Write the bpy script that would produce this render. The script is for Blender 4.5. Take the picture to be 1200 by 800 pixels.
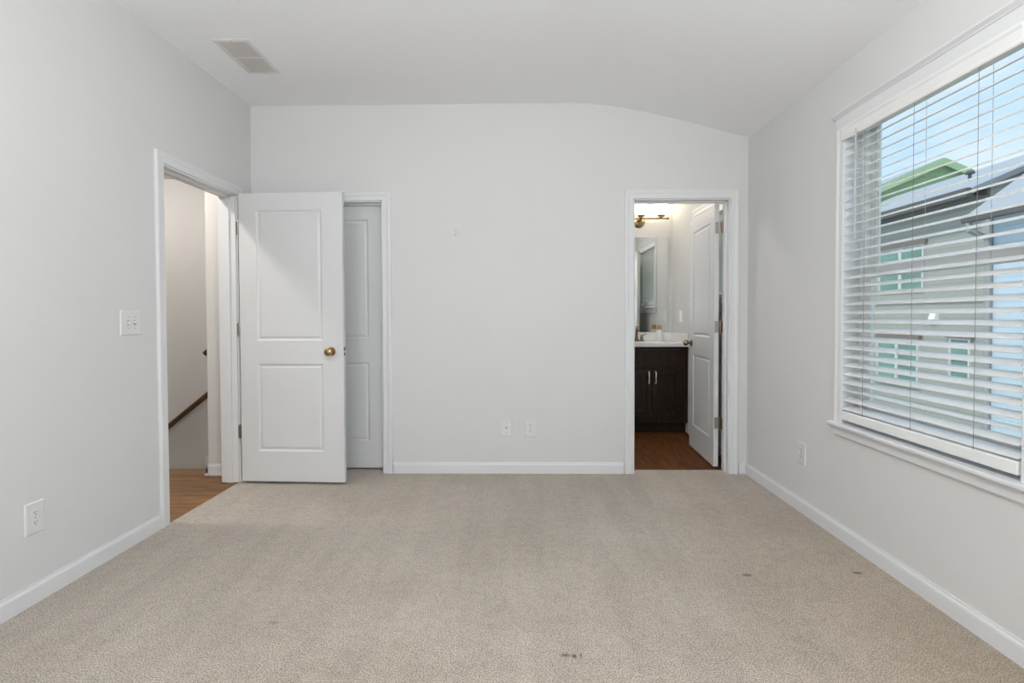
import bpy, bmesh, math, random
from mathutils import Vector, Matrix
random.seed(4)
for o in list(bpy.data.objects): bpy.data.objects.remove(o)
S = bpy.context.scene
COL = S.collection

# ------------------------------------------------------------------ camera
F, YAW, TILT, ROLL, EYE, CY = 607.41, -0.0165, 0.0214, 0.0033, 1.1702, 384.06
def cam_rows():
    rows = []
    for v in ((1,0,0),(0,1,0),(0,0,1)):
        c,s = math.cos(YAW), math.sin(YAW); x=c*v[0]-s*v[1]; y=s*v[0]+c*v[1]; z=v[2]
        c,s = math.cos(TILT), math.sin(TILT); d=c*y-s*z; u=s*y+c*z
        c,s = math.cos(ROLL), math.sin(ROLL); rows.append((c*x-s*u, s*x+c*u, d))
    return rows
_r = cam_rows()
right = Vector([_r[i][0] for i in range(3)]); up = Vector([_r[i][1] for i in range(3)]); fwd = Vector([_r[i][2] for i in range(3)])
cd = bpy.data.cameras.new('camera'); cam = bpy.data.objects.new('camera', cd); COL.objects.link(cam)
cam.matrix_world = Matrix(((right.x,up.x,-fwd.x,0),(right.y,up.y,-fwd.y,0),(right.z,up.z,-fwd.z,EYE),(0,0,0,1)))
cd.sensor_width = 36; cd.lens = F/1200*36; cd.shift_y = (CY-400)/1200; cd.clip_start = .03; cd.clip_end = 500
S.camera = cam

# ------------------------------------------------------------------ exposure, world, sun, added fill panels
S.view_settings.view_transform = 'Standard'; S.view_settings.look = 'None'
S.view_settings.gamma = 1; S.view_settings.use_curve_mapping = False
S.view_settings.exposure = -0.03
SKY = 1.25; SUN = 3.0; REAR_FILL = 30; SIDE_FILL = 34; GLOBE_FILL = 60; FLOOR_FILL = 22; HALL = 230; STAIR_FILL = 75; BATH = 5; BATH_FILL = 60  # all but SKY, SUN, HALL and BATH drive added fill sources

W = bpy.data.worlds.new('world'); S.world = W; W.use_nodes = True
nt = W.node_tree; nt.nodes.clear()
def nn(t, ty, **k):
    n = t.nodes.new(ty)
    for a, b in k.items(): setattr(n, a, b)
    return n
tc = nn(nt,'ShaderNodeTexCoord'); sp = nn(nt,'ShaderNodeSeparateXYZ'); nt.links.new(tc.outputs['Generated'], sp.inputs[0])
cr = nn(nt,'ShaderNodeValToRGB'); nt.links.new(sp.outputs[2], cr.inputs[0])
cr.color_ramp.elements[0].position = 0.0; cr.color_ramp.elements[0].color = (.62,.79,.95,1)
cr.color_ramp.elements[1].position = .8; cr.color_ramp.elements[1].color = (.38,.60,.90,1)
e = cr.color_ramp.elements.new(.35); e.color = (.46,.70,.95,1)
mp = nn(nt,'ShaderNodeMapping'); mp.inputs['Scale'].default_value = (1,1,3.2); nt.links.new(tc.outputs['Generated'], mp.inputs[0])
no = nn(nt,'ShaderNodeTexNoise'); no.inputs['Scale'].default_value = 3.2; no.inputs['Detail'].default_value = 6; nt.links.new(mp.outputs[0], no.inputs['Vector'])
c2 = nn(nt,'ShaderNodeValToRGB'); nt.links.new(no.outputs[0], c2.inputs[0])
c2.color_ramp.elements[0].position = .50; c2.color_ramp.elements[1].position = .72
mx = nn(nt,'ShaderNodeMixRGB'); nt.links.new(c2.outputs[0], mx.inputs[0]); nt.links.new(cr.outputs[0], mx.inputs[1]); mx.inputs[2].default_value = (.86,.9,.93,1)
bg = nn(nt,'ShaderNodeBackground'); nt.links.new(mx.outputs[0], bg.inputs[0]); bg.inputs[1].default_value = SKY
wo = nn(nt,'ShaderNodeOutputWorld'); nt.links.new(bg.outputs[0], wo.inputs[0])

sd = bpy.data.lights.new('sun','SUN'); sd.energy = SUN; sd.angle = math.radians(8); sd.color = (1,.96,.9)
so = bpy.data.objects.new('sun', sd); COL.objects.link(so); so.location = (-10,10,20)
so.rotation_euler = Vector((.62,.30,-.8)).to_track_quat('-Z','Y').to_euler()
XR_ = 1.676
def area(name, loc, direction, sx, sy, power, color=(1,1,1)):
    d = bpy.data.lights.new(name,'AREA'); d.shape='RECTANGLE'; d.size=sx; d.size_y=sy; d.energy=power; d.color=color
    o = bpy.data.objects.new(name,d); COL.objects.link(o); o.location = loc
    o.rotation_euler = Vector(direction).to_track_quat('-Z','Z').to_euler(); return o
for x in (-1.0,.75):
    area('rear_fill_panel', (x,-2.60,1.4), (0,.50,.86), 1.15, 1.4, REAR_FILL, (.945,.975,1))  # added area light outside each rear opening, tilted up to fill the room

area('side_fill_panel', (XR_+.16,-1.15,1.45), (-.55,0,.83), 1.1, 1.4, SIDE_FILL, (.945,.975,1))  # added area light, brightens the left wall from out of view

# ------------------------------------------------------------------ materials
MATS = {}
def mat(name, col, rough=.5, metal=0, spec=.5, noise=None, bump=None, emit=None):
    m = bpy.data.materials.new(name); m.use_nodes = True; t = m.node_tree
    b = t.nodes['Principled BSDF']
    b.inputs['Base Color'].default_value = (*col,1); b.inputs['Roughness'].default_value = rough
    b.inputs['Metallic'].default_value = metal; b.inputs['Specular IOR Level'].default_value = spec
    co = nn(t,'ShaderNodeTexCoord')
    sc, am = noise or (6,.03)
    n = nn(t,'ShaderNodeTexNoise'); n.inputs['Scale'].default_value = sc; n.inputs['Detail'].default_value = 3
    t.links.new(co.outputs['Object'], n.inputs['Vector'])
    r = nn(t,'ShaderNodeValToRGB'); t.links.new(n.outputs[0], r.inputs[0])
    r.color_ramp.elements[0].position=.3; r.color_ramp.elements[1].position=.7
    r.color_ramp.elements[0].color = (*[c*(1-am) for c in col],1); r.color_ramp.elements[1].color = (*[min(1,c*(1+am)) for c in col],1)
    t.links.new(r.outputs[0], b.inputs['Base Color'])
    if bump:
        n2 = nn(t,'ShaderNodeTexNoise'); n2.inputs['Scale'].default_value = bump[0]; n2.inputs['Detail'].default_value = 2
        t.links.new(co.outputs['Object'], n2.inputs['Vector'])
        bp = nn(t,'ShaderNodeBump'); bp.inputs['Strength'].default_value = bump[1]; bp.inputs['Distance'].default_value = .002
        t.links.new(n2.outputs[0], bp.inputs['Height']); t.links.new(bp.outputs[0], b.inputs['Normal'])
    if emit:
        b.inputs['Emission Color'].default_value = (*emit[0],1); b.inputs['Emission Strength'].default_value = emit[1]
    MATS[name] = m; return m
mat('wall_paint',(.712,.710,.702),.75,bump=(240,.12),noise=(2,.006))
mat('ceiling_paint',(.95,.955,.97),.85,bump=(180,.15),noise=(2,.006))
mat('hall_paint',(.74,.725,.705),.75,bump=(240,.12),noise=(2,.006))
mat('trim_white',(.765,.77,.78),.35,noise=(3,.006))
mat('door_white',(.70,.703,.708),.38,bump=(90,.08),noise=(3,.006))
mat('blind_white',(.85,.85,.84),.38,noise=(3,.01))
mat('vinyl_white',(.88,.88,.88),.35,noise=(3,.01))
mat('plate_white',(.75,.75,.745),.3,noise=(3,.01))
mat('slot_dark',(.06,.055,.05),.5)
mat('slot_grey',(.30,.29,.28),.6)
mat('cord',(.55,.53,.5),.8)
mat('cord_dark',(.22,.2,.18),.8)
mat('brass',(.36,.26,.13),.28,1,noise=(20,.1))
mat('bronze',(.30,.22,.15),.3,1,noise=(20,.1))
mat('nickel',(.42,.39,.35),.3,1,noise=(20,.05))
mat('dark_steel',(.10,.10,.10),.35,1)
mat('handle_metal',(.85,.85,.84),.35,.6)
mat('vent_white',(.74,.74,.74),.45)
mat('louvre_grey',(.60,.57,.545),.5)
mat('duct_brown',(.80,.72,.66),.8)
mat('counter',(.86,.86,.85),.15,noise=(30,.02))
mat('porcelain',(.88,.88,.87),.1)
mat('bottle_white',(.8,.8,.78),.3)
mat('gold_cap',(.55,.36,.14),.3,.8)
mat('lit_glass',(1,.95,.85),.4,emit=((1,.87,.66),BATH))
mat('lamp_glass',(1,1,1),.4,emit=((.975,.99,1),GLOBE_FILL))  # emission of the globe added as bedroom fill
mat('fill_shade_glow',(1,1,1),.6,emit=((1,.995,.98),FLOOR_FILL))
mat('hall_lamp_glass',(1,1,1),.4,emit=((1,.95,.88),HALL))
mat('house_frame',(.62,.62,.60),.6)
mat('fascia_dark',(.10,.09,.085),.6,noise=(3,.1))
mat('green_trim',(.42,.56,.30),.6,noise=(2,.03))
mat('outside_grass',(.10,.16,.05),.9,noise=(3,.3))
mat('concrete',(.45,.44,.42),.8,noise=(2,.1))
mat('stone_trim',(.33,.33,.33),.7)
mat('brown_awning',(.2,.15,.12),.7)

def wood(name, c0, c1, scale=(1,1,1), rough=.35, plank=None, rot=0):
    m = bpy.data.materials.new(name); m.use_nodes = True; t = m.node_tree; b = t.nodes['Principled BSDF']
    b.inputs['Roughness'].default_value = rough; b.inputs['Specular IOR Level'].default_value = .25
    co = nn(t,'ShaderNodeTexCoord'); ma = nn(t,'ShaderNodeMapping'); ma.inputs['Scale'].default_value = scale
    ma.inputs['Rotation'].default_value = (0,0,rot)
    t.links.new(co.outputs['Object'], ma.inputs[0])
    n = nn(t,'ShaderNodeTexNoise'); n.inputs['Scale'].default_value = 5; n.inputs['Detail'].default_value = 8; n.inputs['Distortion'].default_value=.6
    t.links.new(ma.outputs[0], n.inputs['Vector'])
    r = nn(t,'ShaderNodeValToRGB'); t.links.new(n.outputs[0], r.inputs[0])
    r.color_ramp.elements[0].position=.35; r.color_ramp.elements[1].position=.68
    r.color_ramp.elements[0].color=(*c0,1); r.color_ramp.elements[1].color=(*c1,1)
    out = r.outputs[0]
    if plank:
        m2 = nn(t,'ShaderNodeMapping'); m2.inputs['Rotation'].default_value=(0,0,rot); t.links.new(co.outputs['Object'], m2.inputs[0])
        bk = nn(t,'ShaderNodeTexBrick'); bk.inputs['Scale'].default_value=1; bk.inputs['Brick Width'].default_value=1.2
        bk.inputs['Row Height'].default_value=plank; bk.inputs['Mortar Size'].default_value=.0015
        bk.inputs['Color1'].default_value=(.72,.72,.72,1); bk.inputs['Color2'].default_value=(1.15,1.15,1.15,1); bk.inputs['Mortar'].default_value=(.35,.3,.25,1)
        t.links.new(m2.outputs[0], bk.inputs['Vector'])
        mm = nn(t,'ShaderNodeMixRGB', blend_type='MULTIPLY'); mm.inputs[0].default_value=1
        t.links.new(out, mm.inputs[1]); t.links.new(bk.outputs[0], mm.inputs[2]); out = mm.outputs[0]
    t.links.new(out, b.inputs['Base Color'])
    MATS[name]=m; return m
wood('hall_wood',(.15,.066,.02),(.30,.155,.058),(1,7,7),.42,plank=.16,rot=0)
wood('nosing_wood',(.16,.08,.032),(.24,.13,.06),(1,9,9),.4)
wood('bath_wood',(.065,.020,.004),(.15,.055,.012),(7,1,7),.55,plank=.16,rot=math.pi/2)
wood('rail_wood',(.075,.038,.014),(.13,.07,.028),(2,8,8),.4)
wood('espresso',(.016,.008,.006),(.034,.019,.013),(8,8,1),.35)

# glass panes: thin reflective film over clear
def glass(name, tint=(1,1,1), fac=.06, gcol=(1,1,1)):
    m = bpy.data.materials.new(name); m.use_nodes=True; t=m.node_tree; t.nodes.clear()
    tr = nn(t,'ShaderNodeBsdfTransparent'); tr.inputs[0].default_value=(*tint,1)
    g = nn(t,'ShaderNodeBsdfGlossy'); g.inputs['Roughness'].default_value=.03; g.inputs[0].default_value=(*gcol,1)
    lw = nn(t,'ShaderNodeLayerWeight'); pw = nn(t,'ShaderNodeMath',operation='POWER'); t.links.new(lw.outputs['Facing'],pw.inputs[0]); pw.inputs[1].default_value=5
    fr = nn(t,'ShaderNodeMath',operation='MULTIPLY_ADD'); t.links.new(pw.outputs[0],fr.inputs[0]); fr.inputs[1].default_value=.6; fr.inputs[2].default_value=.03
    mi = nn(t,'ShaderNodeMixShader'); t.links.new(fr.outputs[0], mi.inputs[0]); t.links.new(tr.outputs[0], mi.inputs[1]); t.links.new(g.outputs[0], mi.inputs[2])
    o = nn(t,'ShaderNodeOutputMaterial'); t.links.new(mi.outputs[0], o.inputs[0]); MATS[name]=m
glass('clear_glass',(.95,.97,.96))
mat('teal_glass',(.13,.26,.21),.12,0,.8,noise=(.9,.25))
m = bpy.data.materials.new('mirror_silver'); m.use_nodes=True; b=m.node_tree.nodes['Principled BSDF']
b.inputs['Base Color'].default_value=(.86,.88,.88,1); b.inputs['Metallic'].default_value=1; b.inputs['Roughness'].default_value=.01; MATS['mirror_silver']=m

m = bpy.data.materials.new('blind_backlit'); m.use_nodes=True; t_=m.node_tree; b=t_.nodes['Principled BSDF']
b.inputs['Base Color'].default_value=(.9,.89,.86,1); b.inputs['Roughness'].default_value=.5
tl_=nn(t_,'ShaderNodeBsdfTranslucent'); tl_.inputs[0].default_value=(.95,.9,.82,1); mi_=nn(t_,'ShaderNodeMixShader'); mi_.inputs[0].default_value=.6
t_.links.new(b.outputs[0],mi_.inputs[1]); t_.links.new(tl_.outputs[0],mi_.inputs[2]); t_.links.new(mi_.outputs[0],t_.nodes['Material Output'].inputs[0]); MATS['blind_backlit']=m
# carpet
def carpet():
    m = bpy.data.materials.new('carpet'); m.use_nodes=True; t=m.node_tree; b=t.nodes['Principled BSDF']
    b.inputs['Roughness'].default_value=.95; b.inputs['Specular IOR Level'].default_value=.1
    b.inputs['Sheen Weight'].default_value=.15
    co = nn(t,'ShaderNodeTexCoord'); L=t.links.new
    def noise(sc, det, scale=(1,1,1), dist=0):
        ma = nn(t,'ShaderNodeMapping'); ma.inputs['Scale'].default_value=scale; L(co.outputs['Object'],ma.inputs[0])
        n = nn(t,'ShaderNodeTexNoise'); n.inputs['Scale'].default_value=sc; n.inputs['Detail'].default_value=det; n.inputs['Distortion'].default_value=dist
        L(ma.outputs[0], n.inputs['Vector']); return n.outputs[0]
    def ramp(src, p0, c0, p1, c1):
        r = nn(t,'ShaderNodeValToRGB'); L(src,r.inputs[0]); r.color_ramp.elements[0].position=p0; r.color_ramp.elements[1].position=p1
        r.color_ramp.elements[0].color=(*c0,1); r.color_ramp.elements[1].color=(*c1,1); return r.outputs[0]
    def mul(a, bb, f=1):
        x = nn(t,'ShaderNodeMixRGB', blend_type='MULTIPLY'); x.inputs[0].default_value=f; L(a,x.inputs[1]); L(bb,x.inputs[2]); return x.outputs[0]
    fine = noise(215,3)
    c = ramp(fine,.38,(.28,.238,.196),.60,(.72,.64,.555))
    mid = noise(26,6,(1,1,1),1.0)
    c = mul(c, ramp(mid,.34,(.90,.895,.89),.60,(1.03,1.03,1.03)))
    big = noise(1.3,3,(1,1.6,1),.5)
    c = mul(c, ramp(big,.35,(.93,.92,.90),.65,(1.04,1.04,1.04)))
    str_ = noise(3.2,2,(2.2,.25,1),.3)      # vacuum strokes running front to back
    c = mul(c, ramp(str_,.42,(.955,.955,.955),.56,(1.02,1.02,1.02)))
    # browner pile towards the window side, and furniture dents
    def spot(x,y,rx,ry,val,soft0,soft1):
        nonlocal c
        ma = nn(t,'ShaderNodeMapping'); ma.vector_type='POINT'; ma.inputs['Location'].default_value=(-x/rx,-y/ry,0); ma.inputs['Scale'].default_value=(1/rx,1/ry,0)
        L(co.outputs['Object'],ma.inputs[0]); ln = nn(t,'ShaderNodeVectorMath',operation='LENGTH'); L(ma.outputs[0],ln.inputs[0])
        c = mul(c, ramp(ln.outputs['Value'],soft0,val,soft1,(1,1,1)))
    spot(1.55,1.7,.95,1.9,(.86,.82,.76),.2,1.0)
    spot(-.75,1.35,.8,.9,(.93,.92,.90),.1,1.0)
    spot(1.021,2.335,.030,.016,(.45,.42,.38),.4,1.0)
    spot(1.531,2.36,.030,.016,(.42,.38,.34),.4,1.0)
    spot(.152,1.77,.028,.012,(.45,.42,.38),.3,1.0)
    spot(.182,1.766,.012,.016,(.28,.25,.22),.3,1.0)
    spot(.205,1.768,.008,.02,(.55,.5,.45),.3,1.0)
    spot(-.951,1.95,.03,.014,(.7,.68,.66),.3,1.0)
    L(c,b.inputs['Base Color'])
    ad = nn(t,'ShaderNodeMath',operation='MULTIPLY_ADD'); L(mid,ad.inputs[0]); ad.inputs[1].default_value=2.2; L(fine,ad.inputs[2])
    bp = nn(t,'ShaderNodeBump'); bp.inputs['Strength'].default_value=.75; bp.inputs['Distance'].default_value=.008
    L(ad.outputs[0],bp.inputs['Height']); L(bp.outputs[0],b.inputs['Normal'])
    MATS['carpet']=m
carpet()

# siding / shingles: stepped courses by height
def courses(name, col, step, dark=.72, axis=2, rough=.7, shift=0):
    m = bpy.data.materials.new(name); m.use_nodes=True; t=m.node_tree; b=t.nodes['Principled BSDF']; L=t.links.new
    b.inputs['Roughness'].default_value=rough
    co = nn(t,'ShaderNodeTexCoord'); s = nn(t,'ShaderNodeSeparateXYZ'); L(co.outputs['Object'],s.inputs[0])
    mo = nn(t,'ShaderNodeMath',operation='PINGPONG'); 
    md = nn(t,'ShaderNodeMath',operation='FLOORED_MODULO'); L(s.outputs[axis],md.inputs[0]); md.inputs[1].default_value=step
    dv = nn(t,'ShaderNodeMath',operation='DIVIDE'); L(md.outputs[0],dv.inputs[0]); dv.inputs[1].default_value=step
    r = nn(t,'ShaderNodeValToRGB'); L(dv.outputs[0],r.inputs[0])
    r.color_ramp.elements[0].position=.0; r.color_ramp.elements[0].color=(*[c*dark for c in col],1)
    r.color_ramp.elements[1].position=.16; r.color_ramp.elements[1].color=(*col,1)
    n = nn(t,'ShaderNodeTexNoise'); n.inputs['Scale'].default_value=1.5; n.inputs['Detail'].default_value=5; L(co.outputs['Object'],n.inputs['Vector'])
    r2 = nn(t,'ShaderNodeValToRGB'); L(n.outputs[0],r2.inputs[0]); r2.color_ramp.elements[0].color=(.92,.92,.92,1); r2.color_ramp.elements[1].color=(1.05,1.05,1.05,1)
    x = nn(t,'ShaderNodeMixRGB',blend_type='MULTIPLY'); x.inputs[0].default_value=1; L(r.outputs[0],x.inputs[1]); L(r2.outputs[0],x.inputs[2])
    L(x.outputs[0],b.inputs['Base Color'])
    bp = nn(t,'ShaderNodeBump'); bp.inputs['Distance'].default_value=.02; L(dv.outputs[0],bp.inputs['Height']); L(bp.outputs[0],b.inputs['Normal'])
    MATS[name]=m
courses('beige_siding',(.40,.385,.345),.18)
courses('green_siding',(.36,.50,.24),.2)
courses('blue_siding',(.60,.68,.76),.18,.8)
courses('grey_shingle',(.40,.42,.45),.14,.85)
courses('grey_siding',(.42,.43,.42),.18)

# ------------------------------------------------------------------ mesh helpers
def box(bm, x0,x1,y0,y1,z0,z1):
    v=[bm.verts.new(p) for p in ((x0,y0,z0),(x1,y0,z0),(x1,y1,z0),(x0,y1,z0),(x0,y0,z1),(x1,y0,z1),(x1,y1,z1),(x0,y1,z1))]
    for f in ((3,2,1,0),(4,5,6,7),(0,1,5,4),(1,2,6,5),(2,3,7,6),(3,0,4,7)): bm.faces.new([v[i] for i in f])
def BX(*a):
    bm=bmesh.new()
    if a and isinstance(a[0],(tuple,list)):
        for q in a: box(bm,*q)
    else: box(bm,*a)
    return bm
def lathe(bm, prof, n=24, M=Matrix.Identity(4)):
    """profile of (r, z) turned about local z, placed by M"""
    rings=[]
    for r,z in prof:
        rings.append([bm.verts.new(M@Vector((max(r,1e-5)*math.cos(2*math.pi*i/n), max(r,1e-5)*math.sin(2*math.pi*i/n), z))) for i in range(n)])
    for a,b_ in zip(rings,rings[1:]):
        for i in range(n): bm.faces.new((a[i],a[(i+1)%n],b_[(i+1)%n],b_[i]))
    bm.faces.new(rings[0][::-1]); bm.faces.new(rings[-1])
    return bm
def cyl(bm, p, q, r, n=12):
    p,q=Vector(p),Vector(q); d=q-p
    M=Matrix.Translation(p)@d.to_track_quat('Z','Y').to_matrix().to_4x4()
    return lathe(bm,[(r,0),(r,d.length)],n,M)
def tube(bm, pts, r, n=10):
    pts=[Vector(p) for p in pts]; rings=[]
    for i,p in enumerate(pts):
        d=(pts[min(i+1,len(pts)-1)]-pts[max(i-1,0)]).normalized()
        a=d.orthogonal().normalized() if i==0 else (rings_a-rings_a.dot(d)*d).normalized()
        rings_a=a; b_=d.cross(a); rr=r[i] if isinstance(r,(list,tuple)) else r
        rings.append([bm.verts.new(p+rr*(math.cos(2*math.pi*k/n)*a+math.sin(2*math.pi*k/n)*b_)) for k in range(n)])
    for a_,b_ in zip(rings,rings[1:]):
        for k in range(n): bm.faces.new((a_[k],a_[(k+1)%n],b_[(k+1)%n],b_[k]))
    bm.faces.new(rings[0][::-1]); bm.faces.new(rings[-1]); return bm
def prism(bm, poly, axis, a0, a1):
    """extrude a 2D polygon along axis; poly in the remaining two coordinates in order"""
    def P(u,v,a): return {0:(a,u,v),1:(u,a,v),2:(u,v,a)}[axis]
    A=[bm.verts.new(P(u,v,a0)) for u,v in poly]; B=[bm.verts.new(P(u,v,a1)) for u,v in poly]; n=len(poly)
    for i in range(n): bm.faces.new((A[i],A[(i+1)%n],B[(i+1)%n],B[i]))
    bm.faces.new(A[::-1]); bm.faces.new(B); return bm
def obj(name, bm, material, parent=None, bevel=0, smooth=False, seg=2):
    bmesh.ops.recalc_face_normals(bm, faces=bm.faces)
    me=bpy.data.meshes.new(name); bm.to_mesh(me); bm.free()
    o=bpy.data.objects.new(name,me); COL.objects.link(o); me.materials.append(MATS[material])
    if parent is not None:
        o.parent=parent; o.matrix_parent_inverse=PINV.get(parent.name, Matrix.Identity(4))
    if smooth:
        for p in me.polygons: p.use_smooth=True
        if smooth!='all': me.set_sharp_from_angle(angle=math.radians(35))
    if bevel:
        md=o.modifiers.new('bevel','BEVEL'); md.width=bevel; md.segments=seg; md.limit_method='ANGLE'; md.angle_limit=math.radians(40)
    return o
PINV={}
def tag(o,label,cat=None,group=None,kind=None):
    o['label']=label
    if cat: o['category']=cat
    if group: o['group']=group
    if kind: o['kind']=kind
    return o
def thing(name,label,cat,loc=(0,0,0),group=None,kind=None,world=True,rotz=0):
    """an Empty at the base of the thing; world=True lets its parts be modelled in world coordinates"""
    o=bpy.data.objects.new(name,None); COL.objects.link(o); o.location=loc; o.rotation_euler=(0,0,rotz); o.empty_display_size=.1
    if world: PINV[o.name]=Matrix.Translation(Vector(loc)).inverted()
    return tag(o,label,cat,group,kind)
def struct(name,bm,material,label,cat,bevel=0,smooth=False):
    return tag(obj(name,bm,material,None,bevel,smooth),label,cat,None,'structure')
def copy_tree(o,parent=None):
    c=o.copy(); COL.objects.link(c)
    for k in ('category','group','kind'):
        pass
    if parent is not None: c.parent=parent
    for ch in list(o.children): copy_tree(ch,c)
    return c
def wall_bm(axis,a0,a1,u0,u1,z0,z1,holes=()):
    """slab between a0..a1 on axis (0: x, 1: y); u is the other horizontal coordinate"""
    us=sorted({u0,u1,*[h[0] for h in holes],*[h[1] for h in holes]}); zs=sorted({z0,z1,*[h[2] for h in holes],*[h[3] for h in holes]})
    us=[u for u in us if u0<=u<=u1]; zs=[z for z in zs if z0<=z<=z1]
    def solid(i,j):
        if not(0<=i<len(us)-1 and 0<=j<len(zs)-1): return False
        cu=(us[i]+us[i+1])/2; cz=(zs[j]+zs[j+1])/2
        return not any(h[0]<cu<h[1] and h[2]<cz<h[3] for h in holes)
    bm=bmesh.new(); cache={}
    def V(a,u,z):
        k=(a,u,z)
        if k not in cache: cache[k]=bm.verts.new((a,u,z) if axis==0 else (u,a,z))
        return cache[k]
    for i in range(len(us)-1):
        for j in range(len(zs)-1):
            if not solid(i,j): continue
            ua,ub,za,zb=us[i],us[i+1],zs[j],zs[j+1]
            for a in (a0,a1): bm.faces.new((V(a,ua,za),V(a,ub,za),V(a,ub,zb),V(a,ua,zb)))
            if not solid(i-1,j): bm.faces.new((V(a0,ua,za),V(a1,ua,za),V(a1,ua,zb),V(a0,ua,zb)))
            if not solid(i+1,j): bm.faces.new((V(a0,ub,za),V(a1,ub,za),V(a1,ub,zb),V(a0,ub,zb)))
            if not solid(i,j-1): bm.faces.new((V(a0,ua,za),V(a0,ub,za),V(a1,ub,za),V(a1,ua,za)))
            if not solid(i,j+1): bm.faces.new((V(a0,ua,zb),V(a0,ub,zb),V(a1,ub,zb),V(a1,ua,zb)))
    return bm
CAS=[(0,0),(0,.009),(.004,.012),(.012,.011),(.034,.012),(.040,.0155),(.056,.017),(.0625,.0155),(.065,.011),(.065,0)]
def casing(bm,axis,face,out,a0,a1,zt,w=.065,z0=0.0,prof=CAS,four=False,zb=None):
    """mitred casing on three (or four) sides of an opening a0..a1, head at zt"""
    k=w/.065; rows=[]
    for pw,pt in prof:
        q=pw*k; a=face+out*pt
        if four: pts=[(a0-q,zb-q),(a0-q,zt+q),(a1+q,zt+q),(a1+q,zb-q)]
        else: pts=[(a0-q,z0),(a0-q,zt+q),(a1+q,zt+q),(a1+q,z0)]
        rows.append([bm.verts.new((a,u,z) if axis==0 else (u,a,z)) for u,z in pts])
    n=len(rows)
    for i in range(n-1):
        for j in range(3): bm.faces.new((rows[i][j],rows[i][j+1],rows[i+1][j+1],rows[i+1][j]))
        if four: bm.faces.new((rows[i][3],rows[i][0],rows[i+1][0],rows[i+1][3]))
    if not four:
        bm.faces.new([r[0] for r in rows]); bm.faces.new([r[3] for r in rows][::-1])
    return bm
BASE=[(0,0),(.013,0),(.013,.062),(.0115,.069),(.007,.075),(.006,.083),(0,.083)]
def baseboard(bm,axis,face,out,u0,u1):
    rows=[[bm.verts.new(((face+out*t,u,z) if axis==0 else (u,face+out*t,z))) for t,z in BASE] for u in (u0,u1)]
    n=len(BASE)
    for i in range(n): bm.faces.new((rows[0][i],rows[0][(i+1)%n],rows[1][(i+1)%n],rows[1][i]))
    bm.faces.new(rows[0][::-1]); bm.faces.new(rows[1]); return bm

# ------------------------------------------------------------------ room shell
XL,XR,D = -2.006,1.676,3.857
YR = -2.4; T=.12; HD=2.040
ENT=(2.885,3.645); CLO=(-1.627,-1.021); BAT=(.831,1.551)
WIN=(1.738,2.722,.60,2.192); BWIN=(4.15,5.00,1.30,2.12)
struct('floor',BX((XL,XR,YR,D,-.12,0),(CLO[0],CLO[1],D,D+T,-.12,0),(BAT[0],BAT[1],D,D+.09,-.12,0),(-2.0,-.3,D+T,4.75,-.12,0)),'carpet','beige plush wall-to-wall carpet of the empty bedroom, with furniture dents','floor')
struct('floor_hall',BX(-5.0,XL,.9,3.79,-.12,-.004),'hall_wood','brown wood plank floor of the hall beyond the left doorway','floor')
struct('trim_1',BX(-4.9,-2.344,3.79,3.955,-.14,.002),'nosing_wood','brown wood nosing board along the edge of the stair opening in the hall','stair nosing',.004)
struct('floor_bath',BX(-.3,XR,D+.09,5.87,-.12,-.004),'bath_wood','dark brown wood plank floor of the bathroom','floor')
struct('wall_left',wall_bm(0,XL-T,XL,YR-T,D+T,-.12,2.9,[(ENT[0],ENT[1],-.12,HD)]),'wall_paint','light grey painted left wall with the hall doorway','wall')
struct('wall_back',wall_bm(1,D,D+T,XL,XR,-.12,2.9,[(CLO[0],CLO[1],-.12,HD),(BAT[0],BAT[1],-.12,HD)]),'wall_paint','light grey painted back wall with the closet and bathroom doorways','wall')
SWIN=(-1.75,-.55,.7,2.15)  # opening for the added side window
struct('wall_right',wall_bm(0,XR,XR+.15,YR-T,5.87,-.12,2.9,[WIN,BWIN,SWIN]),'wall_paint','light grey painted right wall holding the blinded window','wall')
RW=[(-1.6,-.4,.7,2.1),(.15,1.35,.7,2.1)]  # openings for the added rear windows that pass the fill light
struct('wall_rear',wall_bm(1,YR-T,YR,XL,XR,-.12,2.9,RW),'wall_paint','light grey painted wall behind the camera','wall')
# vaulted ceiling: flat, then a soft curve falling to the window wall
prof=[(-2.0,2.742),(.38,2.742),(.50,2.738),(.62,2.726),(.82,2.692),(1.0,2.652),(1.194,2.606),(1.45,2.538),(1.80,2.440)]
cp=[(XL-.06,2.742)]+prof[1:]+[(1.80,3.0),(XL-.06,3.0)]
struct('ceiling',prism(bmesh.new(),cp,1,YR-.06,D+.06),'ceiling_paint','white painted ceiling, flat then sloping gently down towards the window wall','ceiling',0,True)
# base
bb=bmesh.new(); baseboard(bb,0,XL,1,YR,ENT[0]-.065); baseboard(bb,0,XL,1,ENT[1]+.065,D)
struct('baseboard_left',bb,'trim_white','white baseboard along the left wall','baseboard')
bb=bmesh.new(); baseboard(bb,1,D,-1,XL+.013,CLO[0]-.065); baseboard(bb,1,D,-1,CLO[1]+.065,BAT[0]-.065); baseboard(bb,1,D,-1,BAT[1]+.065,XR-.013)
struct('baseboard_back',bb,'trim_white','white baseboard along the back wall','baseboard')
bb=bmesh.new(); baseboard(bb,0,XR,-1,YR,D)
struct('baseboard_right',bb,'trim_white','white baseboard along the right wall under the window','baseboard')
bb=bmesh.new(); baseboard(bb,1,YR,1,XL+.013,XR-.013)
struct('baseboard_rear',bb,'trim_white','white baseboard along the wall behind the camera','baseboard')

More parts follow.
